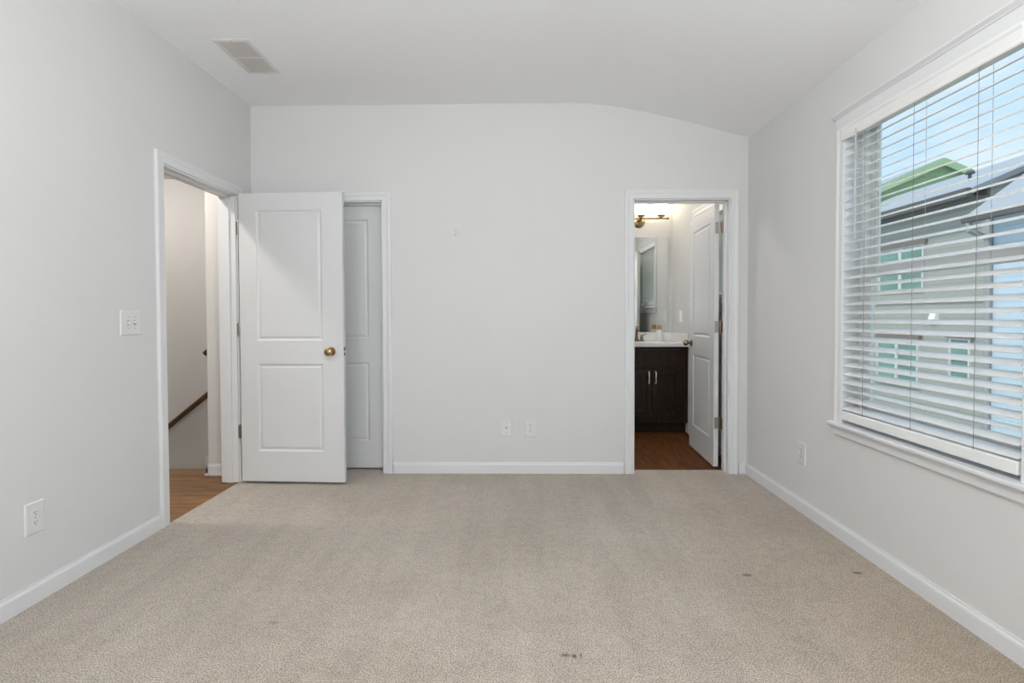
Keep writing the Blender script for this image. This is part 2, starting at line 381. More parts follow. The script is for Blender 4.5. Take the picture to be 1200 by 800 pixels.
# door linings: casing on the room side plus the jamb with its stops
def opening_x(bm,y0,y1):      # in wall_left (x = XL-T .. XL)
    casing(bm,0,XL,1,y0+.006,y1-.006,HD-.006); casing(bm,0,XL-T,-1,y0+.006,y1-.006,HD-.006)
    j=.016
    for a,b_ in ((y0,y0+j),(y1-j,y1)): box(bm,XL-T-.001,XL+.001,a,b_,0,HD)
    box(bm,XL-T-.001,XL+.001,y0,y1,HD-j,HD)
    s0,s1=XL-.078,XL-.040
    box(bm,s0,s1,y0+j,y0+j+.011,0,HD-j); box(bm,s0,s1,y1-j-.011,y1-j,0,HD-j); box(bm,s0,s1,y0+j,y1-j,HD-j-.011,HD-j)
def opening_y(bm,x0,x1,far=True):   # in wall_back; the leaf sits on the far side of the stops
    casing(bm,1,D,-1,x0+.006,x1-.006,HD-.006); casing(bm,1,D+T,1,x0+.006,x1-.006,HD-.006)
    j=.014
    for a,b_ in ((x0,x0+j),(x1-j,x1)): box(bm,a,b_,D-.001,D+T+.001,0,HD)
    box(bm,x0,x1,D-.001,D+T+.001,HD-j,HD)
    s0,s1=D+.045,D+.083
    box(bm,x0+j,x0+j+.010,s0,s1,0,HD-j); box(bm,x1-j-.010,x1-j,s0,s1,0,HD-j); box(bm,x0+j,x1-j,s0,s1,HD-j-.010,HD-j)
b1=bmesh.new(); opening_x(b1,*ENT); struct('trim_2',b1,'trim_white','white casing and jamb around the hall doorway in the left wall','door frame')
b1=bmesh.new(); opening_y(b1,*CLO); struct('trim_3',b1,'trim_white','white casing and jamb around the closet doorway behind the open door','door frame')
b1=bmesh.new(); opening_y(b1,*BAT); struct('trim_4',b1,'trim_white','white casing and jamb around the bathroom doorway','door frame')

# ------------------------------------------------------------------ two-panel moulded doors
def leaf_bm(w,h,panels,t=.034):
    """leaf in local x 0..w, y 0..t, z 0..h; panels: (x0,x1,z0,z1), moulded on both faces"""
    bm=bmesh.new()
    xs=sorted({0,w,*[p[0] for p in panels],*[p[1] for p in panels]}); zs=sorted({0,h,*[p[2] for p in panels],*[p[3] for p in panels]})
    def inp(cx,cz): return any(p[0]<cx<p[1] and p[2]<cz<p[3] for p in panels)
    for y,s in ((0,1),(t,-1)):
        for i in range(len(xs)-1):
            for j in range(len(zs)-1):
                if inp((xs[i]+xs[i+1])/2,(zs[j]+zs[j+1])/2): continue
                bm.faces.new([bm.verts.new((x,y,z)) for x,z in ((xs[i],zs[j]),(xs[i+1],zs[j]),(xs[i+1],zs[j+1]),(xs[i],zs[j+1]))])
        for p in panels:
            prev=None
            for ins,dep in ((0,0),(.004,.0045),(.012,.0085),(.019,.0075),(.026,.0035),(.030,.0030)):
                r=[bm.verts.new((x,y+s*dep,z)) for x,z in ((p[0]+ins,p[2]+ins),(p[1]-ins,p[2]+ins),(p[1]-ins,p[3]-ins),(p[0]+ins,p[3]-ins))]
                if prev:
                    for k in range(4): bm.faces.new((prev[k],prev[(k+1)%4],r[(k+1)%4],r[k]))
                prev=r
            bm.faces.new(prev)
    for a,b_ in (((0,0),(0,h)),((w,0),(w,h)),((0,0),(w,0)),((0,h),(w,h))):
        bm.faces.new([bm.verts.new(q) for q in ((a[0],0,a[1]),(b_[0],0,b_[1]),(b_[0],t,b_[1]),(a[0],t,a[1]))])
    bmesh.ops.remove_doubles(bm,verts=bm.verts,dist=1e-5)
    return bm
def knob_parts(par,x,z,t,material,sides=(-1,1)):
    for s in sides:
        y=0 if s<0 else t
        M=Matrix.Translation((x,y,z))@Vector((0,s,0)).to_track_quat('Z','Y').to_matrix().to_4x4()
        k=obj('door_knob',lathe(bmesh.new(),[(.011,0),(.011,.022),(.014,.028),(.022,.034),(.0275,.044),(.0285,.053),(.025,.062),(.016,.068),(.004,.070)],28,M),material,par,0,True)
        k['label']=('antique brass' if material=='brass' else 'brushed metal')+' round knob'
        obj('rose',lathe(bmesh.new(),[(.031,0),(.031,.004),(.026,.009),(.013,.011)],28,M),material,k,0,True)
def hinge(par,x,y,z,material,lx=0,ly=0,lab='brushed metal hinge'):
    """knuckle barrel plus the two leaves"""
    bm=bmesh.new(); cyl(bm,(x,y,z-.044),(x,y,z+.044),.0065,12)
    cyl(bm,(x,y,z+.044),(x,y,z+.05),.0045,10); cyl(bm,(x,y,z-.05),(x,y,z-.044),.0045,10)
    o=obj('hinge',bm,material,par,0,True); o['label']=lab; return o
# door_1: open bedroom door, leaf nearly parallel to the back wall
WL,HL=.738,2.016
d1=thing('door_1','white two-panel bedroom door standing open in front of the closet','door',(-1.966,3.6015,.020),kind='structure',world=False,rotz=math.radians(-2.3))
obj('leaf',leaf_bm(WL,HL,[(.124,.590,.990,1.895),(.124,.590,.214,.826)]),'door_white',d1,.0012)
knob_parts(d1,.652,.913,.034,'brass')
lp=obj('latch_plate',BX((WL-.0005,WL+.0015,.005,.029,.885,.942)),'dark_steel',d1,.0006); lp['label']='dark steel latch plate'
obj('latch_bolt',prism(bmesh.new(),[(WL+.001,.010),(WL+.012,.014),(WL+.001,.024)],2,.904,.922),'nickel',lp)
for z in (1.78,1.067,.345):
    h=hinge(d1,-.018,.018,z,'nickel')
    obj('hinge_leaf',BX((-.002,0.0005,.004,.036,z-.044,z+.044)),'nickel',h)
    obj('hinge_leaf',BX((-.034,-.020,.0180,.0200,z-.044,z+.044)),'nickel',h)
# door_2: closed closet door, on the closet side of the jamb
d2=thing('door_2','white two-panel closet door, closed, half hidden behind the open bedroom door','door',(CLO[0]+.016,D+.085,.016),kind='structure',world=False)
wc=CLO[1]-CLO[0]-.032
obj('leaf',leaf_bm(wc,2.002,[(.122,wc-.122,.992,1.897),(.122,wc-.122,.206,.808)]),'door_white',d2,.0012)
knob_parts(d2,.06,.913,.034,'brass')
# door_3: bathroom door swung into the bathroom
dx,dy=.036,.690; ang=math.atan2(dy,dx)
d3=thing('door_3','white two-panel bathroom door swung open into the bathroom','door',(1.519,4.000,.010),kind='structure',world=False,rotz=ang)
# local x runs from the hinge into the bathroom; local +y faces the room side (-x)
obj('leaf',leaf_bm(.688,2.010,[(.112,.576,.990,1.890),(.112,.576,.205,.826)]),'door_white',d3,.0012)
knob_parts(d3,.625,.925,.034,'bronze')
for z in (1.835,1.078,.338):
    o=obj('hinge_plate',BX((-.058,-.024,-.0185,-.0165,z-.044,z+.044)),'dark_steel',d3); o['label']='dark hinge plate on the jamb'
    h=hinge(d3,-.010,-.010,z,'bronze')
    obj('hinge_leaf',BX((-.0018,.0002,.004,.030,z-.044,z+.044)),'nickel',h)
    

# ------------------------------------------------------------------ window_1 with trim
y0,y1,z0,z1=WIN
w1=thing('window_1','white vinyl double-hung window in the right wall, behind the blind','window',(XR+.1,(y0+y1)/2,z0),kind='structure')
fb=bmesh.new()   # drywall return lined in white
for q in ((XR,XR+.15,y0,y0+.006,z0,z1),(XR,XR+.15,y1-.006,y1,z0,z1),(XR,XR+.15,y0,y1,z1-.006,z1)): box(fb,*q)
obj('window_lining',fb,'trim_white',w1)
fb=bmesh.new(); a=.032
for q in ((XR+.075,XR+.145,y0+.006,y0+a,z0+.016,z1-.006),(XR+.075,XR+.145,y1-a,y1-.006,z0+.016,z1-.006),(XR+.075,XR+.145,y0+a,y1-a,z1-.022,z1-.006),(XR+.075,XR+.145,y0+a,y1-a,z0+.016,z0+.05)): box(fb,*q)
obj('window_frame',fb,'vinyl_white',w1,.002)
def sash(x0,x1,za,zb,rb,rt,st=.046):
    s=bmesh.new(); ya,yb=y0+a,y1-a
    box(s,x0,x1,ya,ya+st,za,zb); box(s,x0,x1,yb-st,yb,za,zb); box(s,x0,x1,ya+st,yb-st,za,za+rb); box(s,x0,x1,ya+st,yb-st,zb-rt,zb)
    g=.006  # glazing bead
    for q in ((x0+.006,x1-.006,ya+st,ya+st+g,za+rb,zb-rt),(x0+.006,x1-.006,yb-st-g,yb-st,za+rb,zb-rt),(x0+.006,x1-.006,ya+st,yb-st,za+rb,za+rb+g),(x0+.006,x1-.006,ya+st,yb-st,zb-rt-g,zb-rt)): box(s,*q)
    o=obj('sash',s,'vinyl_white',w1,.002)
    xm=(x0+x1)/2
    obj('pane',BX(xm-.002,xm+.002,ya+st,yb-st,za+rb,zb-rt),'clear_glass',o)
    return o
sash(XR+.112,XR+.136,1.365,z1-.020,.040,.036)
lo=sash(XR+.080,XR+.106,z0+.052,1.412,.060,.046)
obj('sash_lock',BX((XR+.078,XR+.108,2.02,2.07,1.412,1.424),(XR+.085,XR+.1,2.035,2.055,1.424,1.432)),'vinyl_white',lo,.002)
# casing, head with cap, stool and apron
cb=bmesh.new()
for s,(ya,yb) in ((1,(y1-.008,y1+.052)),(-1,(y0-.052,y0+.008))):
    prof2=[(0,0),(.009,0),(.012,.006),(.011,.012),(.012,.034),(.0155,.04),(.017,.052),(.0155,.058),(.011,.06),(0,.06)]
    poly=[(XR-t_, (ya+q if s>0 else yb-q)) for t_,q in prof2]
    prism(cb,poly,2,z0+.012,2.136)
obj('window_casing',cb,'trim_white',w1)
hb=bmesh.new()
box(hb,XR-.016,XR,y0-.052,y1+.052,2.136,2.198)
zc=2.140
prism(hb,[(XR,zc+.054),(XR-.020,zc+.054),(XR-.022,zc+.060),(XR-.030,zc+.068),(XR-.034,zc+.072),(XR-.034,zc+.080),(XR,zc+.080)],1,y0-.066,y1+.066)
obj('window_head_trim',hb,'trim_white',w1,.0015)
sb=bmesh.new(); box(sb,XR-.042,XR,y0-.075,y1+.068,z0-.006,z0+.013); box(sb,XR-.002,XR+.080,y0+.001,y1-.001,z0-.006,z0+.013)
obj('window_sill',sb,'trim_white',w1,.006,seg=3)
ab=bmesh.new(); prism(ab,[(XR,z0-.06),(XR-.010,z0-.06),(XR-.016,z0-.052),(XR-.016,z0-.014),(XR-.014,z0-.006),(XR,z0-.006)],1,y0-.05,y1+.05)
obj('apron',ab,'trim_white',w1)

# ------------------------------------------------------------------ venetian blinds
def blind(label,ya,yb,ztop,zbot,xc,tilt,pitch,ladders,odd=None,smat='blind_white',wand=None,xin=-1,gap=.004,short=False):
    t=thing('window_blind',label,'blinds',(xc,(ya+yb)/2,zbot))
    hd=.058
    obj('headrail',BX(xc-.028,xc+.028,ya+gap,yb-gap,ztop-hd,ztop-.004),'blind_white',t,.002)
    vb=bmesh.new()
    prism(vb,[(xc-.030,ztop-.072),(xc-.038,ztop-.072),(xc-.041,ztop-.066),(xc-.038,ztop-.054),(xc-.038,ztop-.022),(xc-.043,ztop-.012),(xc-.043,ztop-.002),(xc-.030,ztop-.002)],1,ya+.001,yb-.001)
    obj('valance',vb,'blind_white',t,.001)
    for y in (ya+.004,yb-.034):
        obj('mounting_bracket',BX((xc-.030,xc+.030,y,y+.030,ztop-.006,ztop-.001)),'nickel',t)
    zs=[ztop-.100-i*pitch for i in range(60) if ztop-.100-i*pitch>zbot+.066]
    for i,z in enumerate(zs):
        tl=tilt
        if odd is not None and i==len(zs)-1-odd: tl=math.radians(4)
        tl+=random.uniform(-.012,.012)
        w=.050; c,s=math.cos(tl),math.sin(tl); bm=bmesh.new(); pts=[]
        prof=[]
        for k in range(7):
            u=-w/2+w*k/6; cr_=.0022*(1-(2*u/w)**2); prof.append((u,cr_+.0015))
        for k in range(6,-1,-1):
            u=-w/2+w*k/6; cr_=.0022*(1-(2*u/w)**2); prof.append((u,cr_-.0015))
        poly=[(xc+u*c-v*s, z+u*s+v*c) for u,v in prof]
        prism(bm,poly,1,ya+gap+.002,yb-gap-.002)
        obj('slat',bm,smat,t,0,True)
    c,s=math.cos(tilt),math.sin(tilt)
    rb=bmesh.new(); zr=zbot+.034
    poly=[(xc-.026,zr-.018),(xc-.024,zr-.022),(xc+.022,zr-.012),(xc+.026,zr-.006),(xc+.024,zr+.014),(xc-.020,zr+.004)]
    poly=[(xc-.027,zbot+.010),(xc+.024,zbot+.010),(xc+.026,zbot+.060),(xc-.022,zbot+.056),(xc-.027,zbot+.050)]
    prism(rb,poly,1,ya+gap+.002,yb-gap-.002)
    r=obj('bottom_rail',rb,'blind_white',t,.003)
    for y in ladders:
        for sx,m_ in ((-.026,'cord_dark'),(.026,'cord')):
            lb=bmesh.new(); cyl(lb,(xc+sx,y,zbot+.055),(xc+sx,y,ztop-.06),.0009,6)
            obj('ladder_cord',lb,m_,t)
        bb_=lathe(bmesh.new(),[(.006,0),(.006,.003),(.003,.005)],12,Matrix.Translation((xc-.006,y,zbot+.056))); obj('cord_button',bb_,'vinyl_white',r)
    if wand:
        wy,wl=wand; lb=bmesh.new(); cyl(lb,(xc-.046,wy,ztop-.06-wl),(xc-.046,wy,ztop-.05),.004,6); lb2=lb
        cyl(lb2,(xc-.046,wy,ztop-.06-wl-.03),(xc-.046,wy,ztop-.06-wl),.0055,8)
        o=obj('tilt_wand',lb2,'cord',t); o['label']='grey tilt wand'
    return t
blind('white horizontal-slat blind hanging in the bedroom window',y0+.010,y1-.010,2.137,.622,XR+.014,math.radians(21.5),.0447,(1.925,2.235,2.545),odd=2,wand=(2.585,.50))
# bathroom window with its own blind (seen in the mirror)
by0,by1,bz0,bz1=BWIN
w2=thing('window_2','small white bathroom window reflected in the mirror','window',(XR+.1,(by0+by1)/2,bz0),kind='structure')
fb=bmesh.new()
for q in ((XR+.08,XR+.14,by0,by0+.05,bz0,bz1),(XR+.08,XR+.14,by1-.05,by1,bz0,bz1),(XR+.08,XR+.14,by0+.05,by1-.05,bz1-.05,bz1),(XR+.08,XR+.14,by0+.05,by1-.05,bz0,bz0+.05),(XR+.09,XR+.13,by0+.05,by1-.05,1.69,1.73)): box(fb,*q)
obj('window_frame',fb,'vinyl_white',w2,.002)
obj('pane',BX(XR+.11,XR+.114,by0+.05,by1-.05,bz0+.05,bz1-.05),'clear_glass',w2)
cb=bmesh.new(); casing(cb,0,XR,-1,by0,by1,bz1,z0=bz0)
obj('window_casing',cb,'trim_white',w2)
obj('window_sill',BX((XR-.05,XR+.08,by0-.08,by1+.08,bz0-.02,bz0)),'trim_white',w2,.004)
obj('apron',BX((XR-.016,XR,by0-.06,by1+.06,bz0-.085,bz0-.02)),'trim_white',w2,.002)
blind('white horizontal-slat blind in the small bathroom window',by0+.004,by1-.004,bz1-.004,bz0+.004,XR+.03,math.radians(-62),.0447,(by0+.15,by1-.15),smat='blind_backlit')
# unseen windows behind the camera, added to let in the rear fill light
for i,(xa,xb,za,zb) in enumerate(RW):
    w=thing('window_%d'%(i+3),('left' if i==0 else 'right')+' unseen window added for fill light in the wall behind the camera','window',((xa+xb)/2,YR,za),kind='structure')
    fb=bmesh.new(); casing(fb,1,YR,1,xa,xb,zb,four=True,zb=za); obj('window_casing',fb,'trim_white',w)
    fb=bmesh.new(); zm=(za+zb)/2
    for q in ((xa,xa+.05,za,zb),(xb-.05,xb,za,zb),(xa+.05,xb-.05,zb-.05,zb),(xa+.05,xb-.05,za,za+.05),(xa+.05,xb-.05,zm-.025,zm+.025)): box(fb,q[0],q[1],YR-.10,YR-.06,q[2],q[3])
    obj('window_frame',fb,'vinyl_white',w,.002)
    obj('pane',BX(xa+.05,xb-.05,YR-.082,YR-.078,za+.05,zb-.05),'clear_glass',w)

w=thing('window_5','unseen window added for fill light in the right wall behind the camera','window',(XR,-1.15,.7),kind='structure')  # added window, gives the side fill panel an opening
fb=bmesh.new(); casing(fb,0,XR,-1,SWIN[0],SWIN[1],SWIN[3],four=True,zb=SWIN[2]); obj('window_casing',fb,'trim_white',w)
fb=bmesh.new()
for q in ((-1.75,-1.70,.7,2.15),(-.60,-.55,.7,2.15),(-1.70,-.60,2.10,2.15),(-1.70,-.60,.7,.75),(-1.70,-.60,1.40,1.45)): box(fb,XR+.08,XR+.12,*q)
obj('window_frame',fb,'vinyl_white',w,.002); obj('pane',BX(XR+.098,XR+.102,-1.70,-.60,.75,2.10),'clear_glass',w)

# ------------------------------------------------------------------ ceiling register
vx0,vx1,vy0,vy1,vz=-1.742,-1.530,2.930,3.340,2.742
v=thing('ceiling_vent','white louvred air register on the ceiling near the left wall','air vent',((vx0+vx1)/2,(vy0+vy1)/2,vz))
fb=bmesh.new(); fw=.026
prof3=[(0,0),(0,.003),(.006,.006),(.022,.008),(.026,.006),(.026,0)]
rows=[]
for q,tt in prof3:
    rows.append([fb.verts.new((x,y,vz-tt)) for x,y in ((vx0+q,vy0+q),(vx1-q,vy0+q),(vx1-q,vy1-q),(vx0+q,vy1-q))])
for r0,r1 in zip(rows,rows[1:]):
    for k in range(4): fb.faces.new((r0[k],r0[(k+1)%4],r1[(k+1)%4],r1[k]))
box(fb,vx0+fw,vx1-fw,(vy0+vy1)/2-.006,(vy0+vy1)/2+.006,vz-.007,vz-.001)
obj('frame',fb,'vent_white',v)
ym=(vy0+vy1)/2
for (ya,yb) in ((vy0+fw,ym-.006),(ym+.006,vy1-fw)):
    lb=bmesh.new(); n=12
    for k in range(n):
        y=ya+(yb-ya)*(k+.5)/n
        prism(lb,[(y-.0042,vz-.0022),(y-.0038,vz-.0014),(y+.0042,vz-.0062),(y+.0038,vz-.0070)],0,vx0+fw,vx1-fw)
    for k in range(9):
        x=vx0+fw+(vx1-vx0-2*fw)*(k+.5)/9; box(lb,x-.0012,x+.0012,ya,yb,vz-.0035,vz-.001)
    obj('louvres',lb,'louvre_grey',v)
o=obj('damper_plate',BX((vx0+fw,vx1-fw,vy0+fw,vy1-fw,vz-.0008,vz+.0)),'duct_brown',v); o['label']='brownish damper behind the louvres'
for y in (vy0+.012,vy1-.012):
    obj('screw',lathe(bmesh.new(),[(.004,0),(.003,.0015)],10,Matrix.Translation(((vx0+vx1)/2,y,vz-.0075))@Matrix.Rotation(math.pi,4,'X')),'slot_grey',v)

# ------------------------------------------------------------------ wall plates (local: plate in xz plane, facing -y)
def plate_bm(w,h):
    bm=bmesh.new(); rows=[]
    for ins,dep in ((0,0),(0,.003),(.002,.0055),(.005,.0065)):
        rows.append([bm.verts.new((x,-dep,z)) for x,z in ((-w/2+ins,-h/2+ins),(w/2-ins,-h/2+ins),(w/2-ins,h/2-ins),(-w/2+ins,h/2-ins))])
    for a_,b_ in zip(rows,rows[1:]):
        for k in range(4): bm.faces.new((a_[k],a_[(k+1)%4],b_[(k+1)%4],b_[k]))
    bm.faces.new(rows[0][::-1]); bm.faces.new(rows[-1]); return bm
def front(M=None): return Matrix.Rotation(math.pi/2,4,'X')   # lathe z -> -y
def outlet(label,loc,rotz,w=.084,h=.130,group=None):
    t=thing('wall_outlet',label,'outlet',loc,group,None,False,rotz)
    obj('cover_plate',plate_bm(w,h),'plate_white',t)
    for dz in (-.0205,.0205):
        rb=bmesh.new(); pts=[]
        for k in range(24):
            a_=2*math.pi*k/24; x=.0172*math.cos(a_); z=.0172*math.sin(a_); z=max(-.0138,min(.0138,z)); pts.append((x,z+dz))
        A=[rb.verts.new((x,-.0065,z)) for x,z in pts]; B=[rb.verts.new((x*.97,-.0085,z)) for x,z in pts]
        for k in range(24): rb.faces.new((A[k],A[(k+1)%24],B[(k+1)%24],B[k]))
        rb.faces.new(B)
        r=obj('receptacle',rb,'plate_white',t)
        sb=BX((-.0075,-.0052,-.0089,-.0084,dz-.001,dz+.0075),(.0052,.0073,-.0089,-.0084,dz,dz+.0068))
        lathe(sb,[(.0026,0),(.0026,.0005)],10,Matrix.Translation((0,-.0084,dz-.0065))@front())
        s_=obj('slots',sb,'slot_dark',r)
    obj('screw',lathe(bmesh.new(),[(.003,0),(.0025,.001)],10,Matrix.Translation((0,-.0065,0))@front()),'slot_grey',t)
    return t
outlet('white duplex outlet low on the left wall',(XL,2.084,.351),math.pi/2)
outlet('white duplex outlet on the back wall, right of the cable plate',(.072,D,.340),0)
outlet('white duplex outlet on the right wall below the window',(XR,3.101,.351),-math.pi/2)
t=thing('cable_plate','white cable jack plate with one dark centre jack, on the back wall','wall plate',(-.109,D,.343),world=False)
obj('cover_plate',plate_bm(.084,.130),'plate_white',t)
o=obj('coax_jack',lathe(bmesh.new(),[(.0065,0),(.0065,.003),(.0045,.003),(.0045,.009),(.001,.009)],14,Matrix.Translation((0,-.0064,0))@front()),'slot_grey',t); o['label']='dark metal coaxial jack'
for dz in (-.042,.042): obj('screw',lathe(bmesh.new(),[(.003,0),(.0025,.001)],10,Matrix.Translation((0,-.0065,dz))@front()),'slot_grey',t)
t=thing('light_switch','white double toggle light switch on the left wall beside the hall doorway','light switch',(XL,2.632,1.147),world=False,rotz=math.pi/2)
obj('cover_plate',plate_bm(.140,.128),'plate_white',t)
for dx_ in (-.023,.023):
    f_=obj('toggle_slot',BX((dx_-.0055,dx_+.0055,-.0070,-.0064,-.0125,.0125)),'slot_grey',t)
    up_=1 if dx_<0 else -1
    obj('toggle',prism(bmesh.new(),[(-.006,-.006),(-.006,.006),(-.019,up_*-.006+.003),(-.019,up_*-.006-.003)],0,dx_-.0042,dx_+.0042),'plate_white',t,.001)
    for dz in (-.030,.030): obj('screw',lathe(bmesh.new(),[(.003,0),(.0025,.001)],10,Matrix.Translation((dx_,-.0065,dz))@front()),'slot_grey',t)
# picture hangers
for x,lab in ((-.480,'small metal picture hanger on the back wall, left of the two'),(.299,'small metal picture hanger on the back wall, right of the two')):
    t=thing('picture_hanger',lab,'picture hanger',(x,D,1.790),world=False,group='picture hangers left on the back wall')
    hb=BX((-.0055,.0055,-.0016,0,-.016,.026)); tube(hb,[(0,-.001,-.016),(0,-.006,-.022),(0,-.012,-.018),(0,-.014,-.008)],.0022,8)
    obj('hook',hb,'nickel' if x<0 else 'plate_white',t)
    obj('nail',cyl(bmesh.new(),(0,.0,.012),(0,-.012,.020),.0015,8),'nickel',t)

# ------------------------------------------------------------------ hall beyond the left doorway
struct('wall_hall_return',BX((-2.325,XL-T,3.80,3.92,-.12,2.9),(-2.325,-2.205,3.92,5.85,-3.0,2.9)),'hall_paint','light wall return at the end of the hall beside the stair opening','wall')
struct('wall_hall_far',BX(-5.1,-2.205,5.85,5.97,-3.0,2.9),'hall_paint','taupe painted stairwell wall carrying the handrail','wall')
struct('wall_hall_side',BX(-5.1,-5.0,.8,5.85,-3.0,2.9),'hall_paint','hall side wall out of sight left of the doorway','wall')
struct('wall_hall_near',BX(-5.0,XL-T,.8,.9,-.12,2.9),'hall_paint','hall end wall behind the left wall','wall')
struct('ceiling_hall',BX(-5.1,XL-T,.8,5.97,2.742,2.9),'ceiling_paint','white hall ceiling','ceiling')
struct('floor_stairwell',BX(-5.0,-2.325,3.955,5.85,-3.1,-3.0),'hall_wood','lower floor at the foot of the stairwell','floor')
struct('wall_stairwell',BX(-5.0,-2.325,3.80,3.945,-3.0,-.14),'hall_paint','stairwell side wall below the hall floor','wall')
bb=bmesh.new(); baseboard(bb,1,3.80,-1,-2.338,XL-T); box(bb,-2.338,-2.325,3.787,3.99,0,.083); box(bb,-2.342,XL-T,3.776,3.788,0,.016)
box(bb,-2.46,-2.325,3.985,4.0,-.02,.080)
struct('baseboard_hall',bb,'trim_white','white baseboard with shoe moulding at the hall wall return','baseboard')
# stair flight descending to the left
sbm=bmesh.new()
for k in range(12):
    x1=-2.325-.24*k; zt_=-.19*(k+1)
    if x1-.24<-5.0: break
    box(sbm,x1-.24,x1,3.96,5.85,-3.0,zt_)
struct('trim_5',sbm,'hall_wood','wood stair flight going down inside the stairwell','stairs')
# handrails
def rail(name,label,p,q,ends,brk):
    t=thing(name,label,'handrail',(p[0],5.79,p[2]))
    P,Q=Vector(p),Vector(q); d=(Q-P).normalized(); n=Vector((-d.z,0,d.x)); bm=bmesh.new(); rings=[]
    pr_=[(-.018,-.022),(.018,-.022),(.022,-.008),(.026,.006),(.022,.02),(.010,.030),(-.010,.030),(-.022,.02),(-.026,.006),(-.022,-.008)]
    for X in (P,Q): rings.append([bm.verts.new(X+Vector((0,a_,0))+n*b_) for a_,b_ in pr_])
    m_=len(pr_)
    for k in range(m_): bm.faces.new((rings[0][k],rings[0][(k+1)%m_],rings[1][(k+1)%m_],rings[1][k]))
    bm.faces.new(rings[0][::-1]); bm.faces.new(rings[1])
    obj('rail',bm,'rail_wood',t,.003)
    for f_ in brk:
        X=P+(Q-P)*f_; b2=bmesh.new(); tube(b2,[X+Vector((0,0,-.02)),X+Vector((0,.0,-.06)),X+Vector((0,.05,-.075)),X+Vector((0,5.85-X.y-.002,-.075))],.007,8)
        k_=lathe(b2,[(.028,0),(.028,.004)],16,Matrix.Translation((X.x,5.85-.001,X.z-.075))@front())
        obj('bracket',b2,'nickel',t)
    return t
rail('handrail','dark wood handrail sloping along the stairwell wall, seen through the left doorway',(-4.55,5.775,-.517),(-3.05,5.775,.690),0,(.12,.9))
rail('handrail','short end of a second dark wood handrail, above the long sloping one',(-3.560,5.775,.760),(-3.0,5.775,1.19),0,(.7,))
# hall ceiling light
def flush_lamp(name,label,x,y,z,r,glassmat):
    t=thing(name,label,'ceiling light',(x,y,z))
    obj('lamp_base',lathe(bmesh.new(),[(r*1.06,0),(r*1.06,-.02),(r*.98,-.028)],32,Matrix.Translation((x,y,z))),'nickel',t,0,True)
    obj('lamp_glass',lathe(bmesh.new(),[(r,-.022),(r*.97,-.045),(r*.8,-.075),(r*.5,-.095),(r*.15,-.104)],32,Matrix.Translation((x,y,z))),glassmat,t,0,True)
mat('stair_fill_glass',(1,1,1),.4,emit=((1,.96,.90),STAIR_FILL))
flush_lamp('stair_fill_lamp','unseen round flush lamp added above the stairwell to brighten its far wall',-4.0,4.9,2.742,.12,'stair_fill_glass')  # added source out of view, lifts the stairwell wall
flush_lamp('hall_ceiling_lamp','round flush ceiling lamp in the hall outside the left doorway',-2.72,2.95,2.742,.09,'hall_lamp_glass')
t=thing('bedroom_fill_lamp','unseen round globe lamp on a short stem, added as bedroom fill above the frame','ceiling light',(0,.9,2.742))  # added source above the frame, lifts ceiling and walls
bm=bmesh.new(); lathe(bm,[(.07,0),(.07,-.015),(.02,-.03),(.011,-.035),(.011,-.20),(.05,-.21),(.05,-.23)],28,Matrix.Translation((0,.9,2.742))); obj('lamp_stem',bm,'nickel',t,0,True)
obj('lamp_globe',lathe(bmesh.new(),[(.15*math.sin(math.pi*(k+.8)/17),-.365+.15*math.cos(math.pi*(k+.8)/17)) for k in range(16)],32,Matrix.Translation((0,.9,2.742))),'lamp_glass',t,0,'all')

fl=thing('fill_floor_lamp','unseen floor lamp with a glowing drum shade, added as fill behind the camera','floor lamp',(-.95,-1.35,0))  # added source out of view, lifts the lower walls
MT=Matrix.Translation((-.95,-1.35,0))
obj('base',lathe(bmesh.new(),[(.15,.001),(.15,.012),(.13,.02),(.02,.03)],32,MT),'nickel',fl,0,True)
obj('pole',lathe(bmesh.new(),[(.011,.02),(.011,1.12)],16,MT),'nickel',fl,0,True)
obj('lamp_shade',lathe(bmesh.new(),[(.19,1.10),(.17,1.42)],36,MT),'fill_shade_glow',fl,0,True)

# ------------------------------------------------------------------ closet and bathroom shells
struct('wall_closet_back',BX(-2.1,-.2,4.75,4.85,-.12,2.9),'wall_paint','closet back wall','wall')
struct('wall_closet_side',BX(-.3,-.2,D+T,4.75,-.12,2.9),'wall_paint','partition between closet and bathroom','wall')
struct('wall_closet_left',BX(-2.225,-2.0,D+T,4.75,-.12,2.9),'wall_paint','closet left wall','wall')
struct('ceiling_closet',BX(-2.1,-.2,D+T,4.85,2.5,2.6),'ceiling_paint','closet ceiling','ceiling')
struct('wall_bath_back',BX(-.3,XR,5.75,5.87,-.12,2.9),'wall_paint','bathroom wall with mirror and vanity light','wall')
struct('wall_bath_left',BX(-.3,-.2,4.85,5.75,-.12,2.9),'wall_paint','bathroom left wall out of sight','wall')
struct('ceiling_bath',BX(-.3,XR,D+T,5.87,2.60,2.7),'ceiling_paint','bathroom ceiling','ceiling')
bb=bmesh.new(); baseboard(bb,0,XR,-1,D+T,5.17)
struct('baseboard_bath',bb,'trim_white','white baseboard on the bathroom right wall behind the open door','baseboard')
# vanity
VX0,VF,VT=.42,5.19,.868
va=thing('vanity_cabinet','dark espresso bathroom vanity cabinet under the white countertop','cabinet',((VX0+XR)/2,VF+.02,0))
vb=bmesh.new()

